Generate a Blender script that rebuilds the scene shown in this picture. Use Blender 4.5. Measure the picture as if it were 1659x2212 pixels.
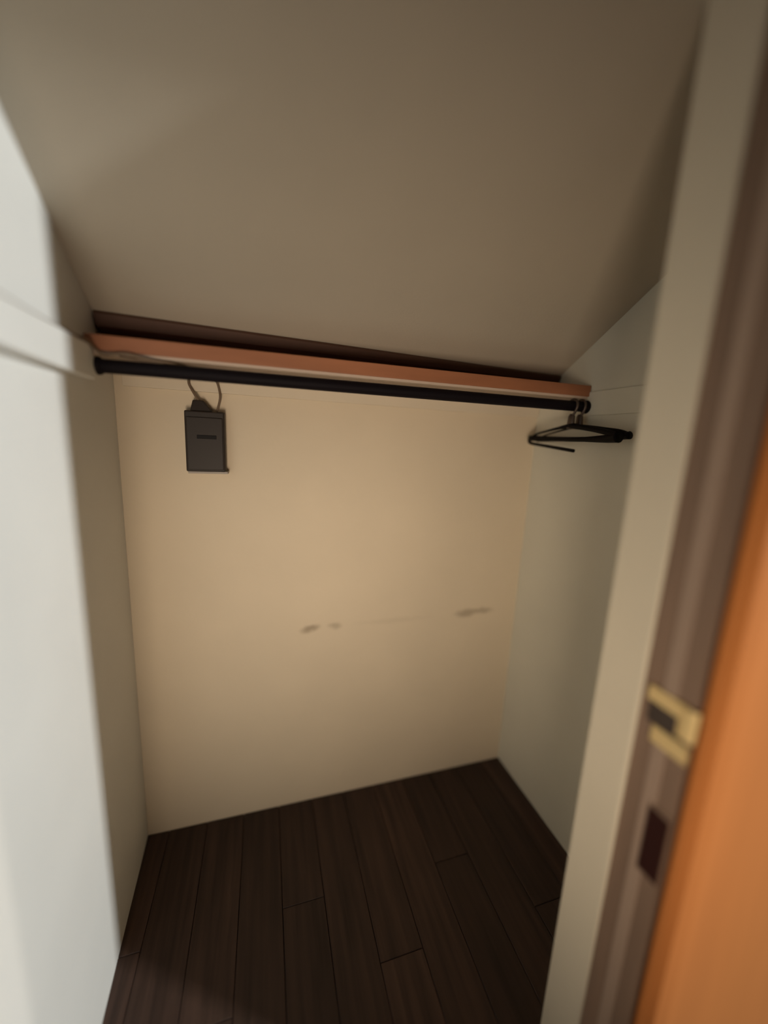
import bpy, bmesh, math, random
from mathutils import Vector, Matrix

for o in list(bpy.data.objects):
    bpy.data.objects.remove(o)
scn = bpy.context.scene
COL = scn.collection
random.seed(4)

# ------------------------------------------------------------------ camera
W, H, F = 1659.0, 2212.0, 830.0
EYE = Vector((0, 0, 1.43))
def cam_axes():
    down = Vector((610 - W / 2, 5610 - H / 2, F)).normalized()      # vertical direction
    X = Vector((3539 - W / 2, 1082 - H / 2, F))                     # along the back wall
    X = (X - X.dot(down) * down).normalized()
    Z = -down
    Y = Z.cross(X)
    if Y.z < 0:
        Y = -Y
    return X, Y, Z
AX, AY, AZ = cam_axes()
def c2w(v):
    return Vector((AX.dot(v), AY.dot(v), AZ.dot(v)))
r_, u_, b_ = c2w(Vector((1, 0, 0))), c2w(Vector((0, -1, 0))), c2w(Vector((0, 0, -1)))
cam = bpy.data.cameras.new('camera')
cam.sensor_fit = 'VERTICAL'
cam.sensor_height = 36.0
cam.sensor_width = 27.0
cam.lens = F / H * 36.0
cam.clip_start = 0.02
cam.dof.use_dof = True
cam.dof.focus_distance = 1.15
cam.dof.aperture_fstop = cam.lens / 42.0          # a soft, slightly defocused phone picture
co = bpy.data.objects.new('camera', cam)
co.matrix_world = Matrix(((r_.x, u_.x, b_.x, EYE.x), (r_.y, u_.y, b_.y, EYE.y), (r_.z, u_.z, b_.z, EYE.z), (0, 0, 0, 1)))
COL.objects.link(co)
scn.camera = co

# ------------------------------------------------------------------ world, lights, exposure
wd = bpy.data.worlds.new('world')
scn.world = wd
wd.use_nodes = True
wd.node_tree.nodes['Background'].inputs[0].default_value = (1.0, 0.78, 0.58, 1)
wd.node_tree.nodes['Background'].inputs[1].default_value = 0.02

def area(name, loc, target, sx, sy, power, color, spread=180):
    l = bpy.data.lights.new(name, 'AREA')
    l.shape = 'RECTANGLE'; l.size = sx; l.size_y = sy
    l.energy = power; l.color = color; l.spread = math.radians(spread)
    o = bpy.data.objects.new(name, l)
    o.location = loc
    d = Vector(target) - Vector(loc)
    o.rotation_euler = d.to_track_quat('-Z', 'Y').to_euler()
    COL.objects.link(o)
    return o
# warm room lamp behind the photographer, low
area('room_lamp_light', (-0.15, -0.55, 0.78), (0.31, 1.3, 1.10), 0.35, 0.6, 4.7, (1.0, 0.80, 0.61), 86)
# neutral ceiling light of the room, far to the right of the opening
area('room_ceiling_light', (3.90, -1.68, 2.80), (-0.4, 0.8, 1.0), 0.15, 0.15, 245.0, (0.97, 1.0, 1.0))

vs = scn.view_settings
vs.view_transform = 'Standard'; vs.look = 'None'; vs.gamma = 1.0; vs.use_curve_mapping = False
vs.exposure = 0.0

# ------------------------------------------------------------------ materials
def new_mat(name):
    m = bpy.data.materials.new(name); m.use_nodes = True
    nt = m.node_tree
    return m, nt, nt.nodes['Principled BSDF']
def N(nt, t, **k):
    n = nt.nodes.new(t)
    for a, v in k.items():
        setattr(n, a, v)
    return n
def paint(name, col, rough=0.7, var=0.025, scale=4.0, bump=0.05, bscale=140.0, metallic=0.0, stretch=(1, 1, 1), spec=0.4):
    m, nt, b = new_mat(name)
    b.inputs['Roughness'].default_value = rough
    b.inputs['Metallic'].default_value = metallic
    b.inputs['Specular IOR Level'].default_value = spec
    tc = N(nt, 'ShaderNodeTexCoord')
    mp = N(nt, 'ShaderNodeMapping'); mp.inputs['Scale'].default_value = stretch
    nt.links.new(tc.outputs['Object'], mp.inputs[0])
    no = N(nt, 'ShaderNodeTexNoise'); no.inputs['Scale'].default_value = scale; no.inputs['Detail'].default_value = 5
    nt.links.new(mp.outputs[0], no.inputs['Vector'])
    rp = N(nt, 'ShaderNodeValToRGB')
    lo = [max(0, c * (1 - var)) for c in col]; hi = [min(1, c * (1 + var)) for c in col]
    rp.color_ramp.elements[0].position = 0.3; rp.color_ramp.elements[0].color = (*lo, 1)
    rp.color_ramp.elements[1].position = 0.7; rp.color_ramp.elements[1].color = (*hi, 1)
    nt.links.new(no.outputs['Fac'], rp.inputs[0])
    nt.links.new(rp.outputs[0], b.inputs['Base Color'])
    if bump:
        n2 = N(nt, 'ShaderNodeTexNoise'); n2.inputs['Scale'].default_value = bscale; n2.inputs['Detail'].default_value = 3
        nt.links.new(mp.outputs[0], n2.inputs['Vector'])
        bp = N(nt, 'ShaderNodeBump'); bp.inputs['Strength'].default_value = bump; bp.inputs['Distance'].default_value = 0.01
        nt.links.new(n2.outputs['Fac'], bp.inputs['Height'])
        nt.links.new(bp.outputs[0], b.inputs['Normal'])
    return m

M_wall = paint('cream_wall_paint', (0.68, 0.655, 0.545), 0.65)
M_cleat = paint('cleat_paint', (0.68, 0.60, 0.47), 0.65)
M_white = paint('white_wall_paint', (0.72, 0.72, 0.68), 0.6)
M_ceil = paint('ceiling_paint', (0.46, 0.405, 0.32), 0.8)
M_jamb = paint('jamb_paint', (0.66, 0.60, 0.47), 0.55)
M_rabbet = paint('rabbet_paint', (0.215, 0.142, 0.098), 0.6, var=0.12, stretch=(1, 1, .1), scale=25)
M_strip = paint('weather_strip', (0.33, 0.24, 0.18), 0.6)
M_orange = paint('orange_stained_wood', (0.55, 0.195, 0.052), 0.8, spec=0.15, var=0.10, scale=7, stretch=(1, 1, .12), bump=0.02)
M_shelfwood = paint('red_brown_wood', (0.36, 0.145, 0.07), 0.55, var=0.25, scale=10, stretch=(.15, 1, 1), bump=0.02)
M_dark = paint('shade_darkened_wood', (0.075, 0.034, 0.020), 0.6, var=0.2, scale=8, stretch=(.2, 1, 1), bump=0.02)  # stained wood, darkened further to include the shade above the shelf
M_under = paint('pale_underside', (0.58, 0.47, 0.38), 0.7)
M_rod = paint('black_metal_rod', (0.006, 0.004, 0.006), 0.6, bump=0, spec=0.12)
M_hanger = paint('black_plastic', (0.005, 0.004, 0.004), 0.6, bump=0, spec=0.12)
M_hook = paint('dark_hook_metal', (0.10, 0.075, 0.06), 0.35, bump=0, metallic=0.6)
M_box = paint('dark_grey_plastic', (0.026, 0.019, 0.015), 0.5, bump=0.02, spec=0.3)
M_boxdark = paint('black_slot', (0.006, 0.005, 0.005), 0.6, bump=0, spec=0.2)
M_lip = paint('pale_grey_plastic', (0.35, 0.31, 0.27), 0.5, bump=0)
M_cable = paint('taupe_cable', (0.16, 0.11, 0.07), 0.55, bump=0)
M_brass = paint('dull_brass', (0.80, 0.60, 0.28), 0.42, bump=0.02, metallic=0.35)
M_void = paint('dark_recess', (0.03, 0.010, 0.008), 0.8, bump=0, spec=0.1)
M_subfloor = paint('dark_subfloor', (0.012, 0.008, 0.007), 0.8)

def plank_mat():
    m, nt, b = new_mat('dark_laminate')
    b.inputs['Roughness'].default_value = 0.5
    b.inputs['Specular IOR Level'].default_value = 0.3
    tc = N(nt, 'ShaderNodeTexCoord'); oi = N(nt, 'ShaderNodeObjectInfo')
    ad = N(nt, 'ShaderNodeVectorMath', operation='ADD')
    ml = N(nt, 'ShaderNodeMath', operation='MULTIPLY'); ml.inputs[1].default_value = 37.0
    nt.links.new(oi.outputs['Random'], ml.inputs[0])
    nt.links.new(tc.outputs['Object'], ad.inputs[0]); nt.links.new(ml.outputs[0], ad.inputs[1])
    mp = N(nt, 'ShaderNodeMapping'); mp.inputs['Scale'].default_value = (1, .06, 1)
    nt.links.new(ad.outputs[0], mp.inputs[0])
    no = N(nt, 'ShaderNodeTexNoise'); no.inputs['Scale'].default_value = 45; no.inputs['Detail'].default_value = 6
    nt.links.new(mp.outputs[0], no.inputs['Vector'])
    rp = N(nt, 'ShaderNodeValToRGB')
    rp.color_ramp.elements[0].position = 0.3; rp.color_ramp.elements[0].color = (0.022, 0.012, 0.0085, 1)
    rp.color_ramp.elements[1].position = 0.75; rp.color_ramp.elements[1].color = (0.062, 0.034, 0.024, 1)
    nt.links.new(no.outputs['Fac'], rp.inputs[0])
    hs = N(nt, 'ShaderNodeHueSaturation')
    mr = N(nt, 'ShaderNodeMapRange'); mr.inputs[3].default_value = 0.75; mr.inputs[4].default_value = 1.3
    nt.links.new(oi.outputs['Random'], mr.inputs[0]); nt.links.new(mr.outputs[0], hs.inputs['Value'])
    nt.links.new(rp.outputs[0], hs.inputs['Color']); nt.links.new(hs.outputs[0], b.inputs['Base Color'])
    bp = N(nt, 'ShaderNodeBump'); bp.inputs['Strength'].default_value = 0.08; bp.inputs['Distance'].default_value = 0.004
    nt.links.new(no.outputs['Fac'], bp.inputs['Height']); nt.links.new(bp.outputs[0], b.inputs['Normal'])
    return m
M_plank = plank_mat()

def scuffed_wall():
    # cream paint with a few scuff marks rubbed on at one height
    m = paint('scuffed_cream_wall', (0.70, 0.60, 0.45), 0.65)
    nt = m.node_tree; b = nt.nodes['Principled BSDF']
    src = b.inputs['Base Color'].links[0].from_socket
    tc = N(nt, 'ShaderNodeTexCoord')
    warp = N(nt, 'ShaderNodeTexNoise'); warp.inputs['Scale'].default_value = 28
    nt.links.new(tc.outputs['Object'], warp.inputs['Vector'])
    off = N(nt, 'ShaderNodeVectorMath', operation='SUBTRACT'); off.inputs[1].default_value = (.5, .5, .5)
    nt.links.new(warp.outputs['Color'], off.inputs[0])
    sc = N(nt, 'ShaderNodeVectorMath', operation='SCALE'); sc.inputs['Scale'].default_value = 0.02
    nt.links.new(off.outputs[0], sc.inputs[0])
    ad = N(nt, 'ShaderNodeVectorMath', operation='ADD')
    nt.links.new(tc.outputs['Object'], ad.inputs[0]); nt.links.new(sc.outputs[0], ad.inputs[1])
    cur = src
    for (x, z, rx, rz, st, tilt) in ((.152, .741, .040, .016, .60, -.2), (.243, .742, .030, .014, .38, .1), (.79, .744, .055, .019, .5, .0), (.865, .749, .060, .015, .45, .05), (.47, .742, .16, .012, .10, .0)):
        mp = N(nt, 'ShaderNodeMapping', vector_type='TEXTURE')
        mp.inputs['Location'].default_value = (x, 1.324, z)
        mp.inputs['Rotation'].default_value = (0, tilt, 0)
        mp.inputs['Scale'].default_value = (rx, 1.0, rz)
        nt.links.new(ad.outputs[0], mp.inputs[0])
        ln = N(nt, 'ShaderNodeVectorMath', operation='LENGTH')
        nt.links.new(mp.outputs[0], ln.inputs[0])
        mr = N(nt, 'ShaderNodeMapRange', interpolation_type='SMOOTHSTEP')
        mr.inputs[1].default_value = 1.25; mr.inputs[2].default_value = 0.25; mr.inputs[3].default_value = 0; mr.inputs[4].default_value = st
        nt.links.new(ln.outputs['Value'], mr.inputs[0])
        mx = N(nt, 'ShaderNodeMix', data_type='RGBA')
        nt.links.new(mr.outputs[0], mx.inputs[0]); nt.links.new(cur, mx.inputs[6]); mx.inputs[7].default_value = (.22, .16, .10, 1)
        cur = mx.outputs[2]
    nt.links.new(cur, b.inputs['Base Color'])
    return m
M_back = scuffed_wall()

# ------------------------------------------------------------------ mesh helpers
def obj(name, bm, mat, parent=None, smooth=False, bevel=0.0, seg=2):
    if bevel:
        bmesh.ops.bevel(bm, geom=list(bm.edges), offset=bevel, segments=seg, affect='EDGES', profile=0.5)
    bmesh.ops.recalc_face_normals(bm, faces=bm.faces)
    me = bpy.data.meshes.new(name); bm.to_mesh(me); bm.free()
    if mat: me.materials.append(mat)
    if smooth:
        for p in me.polygons: p.use_smooth = True
    o = bpy.data.objects.new(name, me); COL.objects.link(o)
    if parent: o.parent = parent
    return o
def box(x0, x1, y0, y1, z0, z1, bm=None):
    bm = bm or bmesh.new()
    v = [bm.verts.new(p) for p in ((x0, y0, z0), (x1, y0, z0), (x1, y1, z0), (x0, y1, z0), (x0, y0, z1), (x1, y0, z1), (x1, y1, z1), (x0, y1, z1))]
    for f in ((0, 3, 2, 1), (4, 5, 6, 7), (0, 1, 5, 4), (1, 2, 6, 5), (2, 3, 7, 6), (3, 0, 4, 7)):
        bm.faces.new([v[i] for i in f])
    return bm
def prism(poly, z0, z1, bm=None):
    bm = bm or bmesh.new()
    a = [bm.verts.new((x, y, z0)) for x, y in poly]; b = [bm.verts.new((x, y, z1)) for x, y in poly]
    n = len(poly)
    bm.faces.new(a[::-1]); bm.faces.new(b)
    for i in range(n):
        bm.faces.new((a[i], a[(i + 1) % n], b[(i + 1) % n], b[i]))
    return bm
def smooth_path(pts, n=8):
    pts = [Vector(p) for p in pts]; out = []
    for i in range(len(pts) - 1):
        p0 = pts[max(i - 1, 0)]; p1 = pts[i]; p2 = pts[i + 1]; p3 = pts[min(i + 2, len(pts) - 1)]
        for k in range(n):
            t = k / n
            out.append(0.5 * ((2 * p1) + (p2 - p0) * t + (2 * p0 - 5 * p1 + 4 * p2 - p3) * t * t + (3 * p1 - p0 - 3 * p2 + p3) * t ** 3))
    out.append(pts[-1]); return out
def tube(path, rad, sides=12, bm=None, flat=(1.0, 1.0)):
    bm = bm or bmesh.new()
    path = [Vector(p) for p in path]; n = len(path)
    rads = rad if isinstance(rad, (list, tuple)) else [rad] * n
    t0 = (path[1] - path[0]).normalized()
    ref = Vector((1, 0, 0)) if abs(t0.x) < 0.8 else Vector((0, 0, 1))
    u = (ref - ref.dot(t0) * t0).normalized(); rings = []
    for i in range(n):
        t = ((path[min(i + 1, n - 1)] - path[max(i - 1, 0)])).normalized()
        u = (u - u.dot(t) * t).normalized(); w = t.cross(u)
        rings.append([bm.verts.new(path[i] + rads[i] * (flat[0] * math.cos(a) * u + flat[1] * math.sin(a) * w)) for a in (2 * math.pi * k / sides for k in range(sides))])
    for i in range(n - 1):
        for k in range(sides):
            bm.faces.new((rings[i][k], rings[i][(k + 1) % sides], rings[i + 1][(k + 1) % sides], rings[i + 1][k]))
    bm.faces.new(rings[0][::-1]); bm.faces.new(rings[-1])
    return bm
def tag(o, label, cat=None, group=None):
    o['label'] = label
    if cat: o['category'] = cat
    if group: o['group'] = group
    return o
def struct(o, label=None):
    o['kind'] = 'structure'
    if label: o['label'] = label
    return o
def empty(name, loc):
    o = bpy.data.objects.new(name, None); o.location = loc; o.empty_display_size = 0.05
    COL.objects.link(o); return o
def under(parent, o):
    o.parent = parent
    o.matrix_parent_inverse = Matrix.Translation(-Vector(parent.location))
    return o

# ------------------------------------------------------------------ the closet shell
YB, XR = 1.324, 1.03                   # back wall, right wall
XJ = 0.633                              # right jamb face
Y_IN, Y_OUT = 0.54, 0.362              # inner and outer face of the wall around the opening
def XL(y): return -0.41 + (YB - y) * 0.040        # the left wall is slightly out of square
HEAD = 2.10

struct(obj('wall_back', box(-0.6, 1.2, YB, YB + .1, -.05, 2.0), M_back), 'cream painted closet back wall with faint brown scuffs')
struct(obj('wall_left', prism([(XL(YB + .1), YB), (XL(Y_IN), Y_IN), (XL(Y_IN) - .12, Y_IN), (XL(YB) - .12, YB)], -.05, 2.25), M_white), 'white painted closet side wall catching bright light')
struct(obj('wall_right', box(XR, XR + .1, Y_IN, YB, -.05, 2.25), M_wall), 'pale closet side wall in dim light')
# sloping ceiling, low at the back
prof = [(1.335, 1.626), (0.33, 2.226)]
pp = [Vector((0, y, z)) for y, z in prof]
bm = bmesh.new()
A = [bm.verts.new((-.52, p.y, p.z)) for p in pp]; B = [bm.verts.new((1.13, p.y, p.z)) for p in pp]
A2 = [bm.verts.new((-.52, p.y + .02, p.z + .08)) for p in pp]; B2 = [bm.verts.new((1.13, p.y + .02, p.z + .08)) for p in pp]
for i in range(len(pp) - 1):
    for a, b in ((A, B), (B2, A2), (A2, A), (B, B2)):
        bm.faces.new((a[i], b[i], b[i + 1], a[i + 1]))
bm.faces.new((A[0], A2[0], B2[0], B[0])); bm.faces.new((A[-1], B[-1], B2[-1], A2[-1]))
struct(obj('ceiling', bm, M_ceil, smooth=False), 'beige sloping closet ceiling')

# floor: subfloor and dark laminate planks running front to back
fl = struct(obj('floor', box(-1.6, 2.2, -1.6, YB, -.06, -.012), M_subfloor), 'dark brown laminate floor')
PW, GAP = 0.128, 0.0016
def plank_mesh(L):
    bm = box(0, PW - GAP, 0, L - GAP, -.012, 0.0)
    bmesh.ops.bevel(bm, geom=[e for e in bm.edges if all(v.co.z > -.001 for v in e.verts)], offset=.0012, segments=1, affect='EDGES')
    bmesh.ops.recalc_face_normals(bm, faces=bm.faces)
    me = bpy.data.meshes.new('plank'); bm.to_mesh(me); bm.free(); me.materials.append(M_plank); return me
cache = {}
nx = 18
for i in range(nx):
    x = -0.60 + i * PW
    y1 = YB
    L = [0.95, 0.55, 0.75, 0.35][(i * 3) % 4]
    while y1 > -.5:
        if L not in cache: cache[L] = plank_mesh(L)
        o = bpy.data.objects.new('plank', cache[L]); COL.objects.link(o); o.parent = fl
        o.location = (x, y1 - L, 0)
        y1 -= L; L = 1.0

# right jamb of the opening with rabbet, strip, strike plate
jamb = struct(obj('trim_1', box(XJ, XR + .1, .449, Y_IN, -.012, 2.12), M_jamb, bevel=.004), 'pale painted door jamb at the right of the opening')
obj('rabbet_board', box(XJ + .006, XR + .1, Y_OUT, .449, -.012, 2.12), M_rabbet, jamb)
obj('weather_strip', box(XJ + .0035, XJ + .0065, .392, .416, 0, HEAD - .01), M_strip, jamb, bevel=.001)
# brass strike plate: frame with a hole, and a curved lip towards the room
SX = XJ + .004
sp = empty('strike_plate', (SX, .40, 1.0)); sp.parent = jamb; tag(sp, 'dull brass strike plate screwed to the rabbet')
def spart(name, bm, m, **k):
    return under(sp, obj(name, bm, m, **k))
spart('upper_plate', box(SX - .004, SX + .002, .368, .436, 1.013, 1.040), M_brass, bevel=.0012)
spart('lower_plate', box(SX - .004, SX + .002, .360, .420, .944, .974), M_brass, bevel=.0012)
lip = [(SX - .004, .382), (SX - .006, .370), (SX - .004, .360), (SX + .001, .356)]
bm = bmesh.new()
a = [bm.verts.new((x, y, .984)) for x, y in lip]; b = [bm.verts.new((x, y, 1.039)) for x, y in lip]
a2 = [bm.verts.new((x + .002, y + .002, .984)) for x, y in lip]; b2 = [bm.verts.new((x + .002, y + .002, 1.039)) for x, y in lip]
for i in range(3):
    bm.faces.new((a[i], a[i + 1], b[i + 1], b[i])); bm.faces.new((a2[i], b2[i], b2[i + 1], a2[i + 1]))
    bm.faces.new((a[i], a2[i], a2[i + 1], a[i + 1])); bm.faces.new((b[i], b[i + 1], b2[i + 1], b2[i]))
bm.faces.new((a[0], b[0], b2[0], a2[0])); bm.faces.new((a[3], a2[3], b2[3], b[3]))
spart('lip', bm, M_brass)
spart('latch_hole', box(SX - .0015, SX + .002, .381, .432, .974, 1.013), M_hook)
# dark mortise lower down on the rabbet: a shallow frame around a dark pocket
mo = empty('bolt_recess', (SX, .378, .76)); mo.parent = jamb; tag(mo, 'dark red-brown mortise slot cut low in the rabbet')
under(mo, obj('pocket', box(SX - .0025, SX + .004,   .364, .400, .700, .829), M_void, bevel=.001))
under(mo, obj('frame', box(SX - .0010, SX + .003, .363, .403, .694, .835), M_rabbet, bevel=.0006))

# left jamb casing
XC = -.332
struct(obj('trim_2', box(XC - .25, XC, Y_OUT - .015, Y_IN, -.012, 2.12), M_white, bevel=.004), 'white painted door casing at the left of the opening')

# room-side wall around the opening: orange-stained wood
bm = prism([(XJ + .012, Y_OUT - .004), (XJ + .004, Y_OUT - .012), (XJ + .004, Y_OUT - .022), (XJ + .014, Y_OUT - .032), (XJ + .04, Y_OUT - .036), (2.3, Y_OUT - .036), (2.3, Y_OUT - .002), (XJ + .02, Y_OUT - .002)], -.012, 2.7)
box(XC - .01, XJ + .02, Y_OUT - .036, Y_OUT - .002, HEAD + .005, 2.7, bm)
box(-1.7, XC - .01, Y_OUT - .036, Y_OUT - .018, -.012, 2.7, bm)
struct(obj('wall_front', bm, M_orange), 'orange stained wood facing beside the opening')

# ------------------------------------------------------------------ shelf
sh = empty('closet_shelf', (0.3, 1.2, 1.60)); tag(sh, 'red-brown wooden closet shelf spanning wall to wall above the rod', 'shelf')
ZU, ZT = 1.604, 1.642
def fy(x): return 1.105 - (x + .4) * .026        # shelf front line
under(sh, obj('board', prism([(XL(1.1) + .002, fy(-.4)), (XR - .002, fy(XR)), (XR - .002, YB - .002), (XL(YB) + .004, YB - .002)], ZU + .003, ZT), M_shelfwood, bevel=.002))
under(sh, obj('underside_panel', prism([(XL(1.1) + .004, fy(-.4) + .006), (XR - .004, fy(XR) + .006), (XR - .004, YB - .003), (XL(YB) + .006, YB - .003)], ZU - .004, ZU + .003), M_under))
bm = bmesh.new()  # added strip: its height and dark tone fill in the shelf's shadow wedge
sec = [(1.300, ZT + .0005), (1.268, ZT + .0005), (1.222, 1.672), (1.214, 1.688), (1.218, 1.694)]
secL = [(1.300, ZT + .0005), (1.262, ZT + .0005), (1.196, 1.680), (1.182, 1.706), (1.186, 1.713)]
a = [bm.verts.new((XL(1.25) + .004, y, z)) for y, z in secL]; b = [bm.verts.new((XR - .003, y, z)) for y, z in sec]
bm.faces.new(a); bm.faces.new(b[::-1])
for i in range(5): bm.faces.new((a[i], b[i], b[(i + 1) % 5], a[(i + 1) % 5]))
under(sh, tag(obj('shade_strip', bm, M_dark), 'dark stained strip along the back of the shelf, standing in for shadow above it'))
under(sh, tag(obj('back_cleat', box(XL(YB) + .02, XR - .002, YB - .014, YB - .0005, 1.550, ZU - .004), M_cleat, bevel=.002), 'cream painted strip under the back of the shelf'))
under(sh, tag(obj('right_cleat', box(XR - .006, XR - .0005, .55, YB - .015, 1.545, 1.622), M_wall, bevel=.002), 'pale side strip under the shelf end'))
c0, c1 = .55, 1.108
under(sh, tag(obj('left_cleat', prism([(XL(c0) + .0005, c0), (XL(c0) + .020, c0), (XL(c1) + .020, c1 - .006), (XL(c1) + .014, c1), (XL(c1) + .0005, c1)], 1.540, 1.615), M_white, bevel=.003), 'white side strip carrying the rod end'))

# ------------------------------------------------------------------ rod
RZ, RR = 1.574, 0.0165
def ry(x): return 1.118 - (x + .4) * .030
rod = empty('closet_rod', (0.3, 1.1, RZ)); tag(rod, 'black round metal clothes rod under the shelf', 'rod')
xa, xb = XL(1.11) + .022, XR - .007
under(rod, obj('pole', tube([(xa, ry(xa), RZ), (xb, ry(xb), RZ)], RR, 24), M_rod, smooth=False))
for x, s in ((xa, 1), (xb, -1)):
    under(rod, obj('end_socket', tube([(x - s * .001, ry(x), RZ), (x + s * .006, ry(x), RZ), (x + s * .010, ry(x), RZ)], [RR + .005, RR + .004, RR + .001], 24), M_rod))

# ------------------------------------------------------------------ hangers on the right end of the rod
def hanger(loc, yaw, roll, label, open_bar, t=1.0):
    h = empty('clothes_hanger', loc); tag(h, label, 'hanger', 'hangers at the right end of the rod')
    r = RR + .004
    # local frame: origin at the rod axis, hanger plane = local YZ, front is -Y
    hook = [(0, r * math.cos(a), r * math.sin(a)) for a in (math.radians(d) for d in range(-35, 181, 24))]
    hook += [(0, -r * .95, -.006), (0, -r * .5, -.024), (0, 0, -.036), (0, 0, -.058)]
    o = obj('hook', tube(smooth_path(hook, 3), .0042, 10), M_hook, h, smooth=True)
    obj('neck', tube([(0, 0, -.026), (0, 0, -.034), (0, 0, -.062), (0, 0, -.074)], [.006, .0105, .012, .011], 12, flat=(.7, 1.3)), M_hook, h, smooth=True)
    for s in (-1, 1):
        L = .196
        arm = [(0, 0, -.064), (0, s * .05, -.070), (0, s * .11, -.079), (0, s * .17, -.090), (0, s * L, -.102)]
        rad = [.010, .0085, .008, .009, .012] if s < 0 else [.009, .005, .0038, .0038, .006]
        ps = smooth_path(arm, 5)
        rr = [rad[min(int(i / 5), 3)] + (rad[min(int(i / 5) + 1, 4)] - rad[min(int(i / 5), 3)]) * ((i % 5) / 5) for i in range(len(ps))]
        rr[-1] = rad[-1]; rr = [q * t for q in rr]
        obj('shoulder', tube(ps, rr, 12, flat=(1.1, 1)), M_hanger, h, smooth=True)
    bar = [(0, -.200, -.101), (0, -.15, -.106), (0, -.05, -.1085), (0, .08, -.108), (0, .207, -.106)]
    ps = smooth_path(bar, 5)
    rr = [t * .0165 - .0085 * min(1, i / 9) + .003 * max(0, (i - 13) / 7) for i in range(len(ps))]
    obj('lower_bar', tube(ps, rr, 12), M_hanger, h, smooth=True)
    if open_bar:
        br = [(0, .200, -.107), (0, .214, -.114), (0, .204, -.124), (0, .16, -.129), (0, .06, -.138), (0, -.03, -.146)]
        obj('trouser_bar', tube(smooth_path(br, 5), (.0058), 10), M_hanger, h, smooth=True)
    h.rotation_euler = (roll, 0, yaw)
    return h
X1 = .972
hanger((X1, ry(X1), RZ + .0005), math.radians(-2), math.radians(0), 'black clothes hanger with an open-ended trouser bar, foremost on the rod', True)
X2 = 1.003
hanger((X2, ry(X2), RZ + .0005), math.radians(-1), math.radians(-2), 'black clothes hanger closest to the right wall, behind another', False, .72)

# ------------------------------------------------------------------ box on the back wall and its cords
bx = empty('wall_box', (-.178, YB, 1.31)); tag(bx, 'dark grey plastic box with cords mounted on the back wall', 'box')
bw0, bw1, bz0, bz1, bf = -.229, -.119, 1.312, 1.492, YB - .042
under(bx, obj('body', box(bw0, bw1, bf, YB - .0005, bz0, bz1), M_box, bevel=.004))
under(bx, obj('cover', box(bw0 + .005, bw1 - .005, bf - .004, bf + .002, bz0 + .006, 1.474), M_box, bevel=.002))
under(bx, tag(obj('slot', box(-.196, -.142, bf - .0055, bf, 1.411, 1.422), M_boxdark, bevel=.001), 'black slot in the cover'))
under(bx, tag(obj('bottom_lip', box(bw0 + .004, bw1 + .006, bf + .004, YB - .001, bz0 - .006, bz0 + .001), M_lip, bevel=.001), 'pale grey lip'))
bm = prism([(-.214, bf + .008), (-.150, bf + .008), (-.150, YB - .001), (-.214, YB - .001)], 1.490, 1.524)
for v in bm.verts:
    if v.co.z > 1.51: v.co.x = -.192 + (v.co.x + .182) * .45; v.co.y = YB - .02 + (v.co.y - YB + .02) * .7
under(bx, obj('cord_boot', bm, M_box, bevel=.003))

def cord(name, pts, r, m, label):
    o = obj(name, tube(smooth_path(pts, 8), r, 10), m, smooth=True)
    return tag(o, label, 'cord', 'cords leading to the wall box')
cord('power_cord', [(XL(.56) + .006, .56, 1.621), (XL(.85) + .006, .85, 1.6195), (XL(1.0) + .008, 1.0, 1.6195), (XL(1.07) + .018, 1.072, 1.6195), (XL(1.1) + .027, 1.093, 1.606), (-.355, 1.093, 1.5965), (-.312, 1.091, 1.602), (-.262, 1.0975, 1.5945), (-.215, 1.115, 1.5945),
                    (-.195, 1.17, 1.594), (-.205, 1.25, 1.588), (-.216, 1.304, 1.572), (-.205, 1.302, 1.548), (-.190, 1.300, 1.522)], .0038, M_cable, 'taupe cord running from the left wall along the rod to the box')
cord('signal_cord', [(-.330, 1.10, 1.596), (-.29, 1.112, 1.5945), (-.235, 1.120, 1.5945), (-.205, 1.142, 1.582), (-.165, 1.18, 1.580), (-.140, 1.25, 1.580), (-.136, 1.304, 1.572), (-.131, 1.304, 1.540), (-.136, 1.304, 1.512), (-.142, 1.302, 1.490)], .0034, M_cable, 'thin taupe cord dropping from the shelf to the right of the box top')
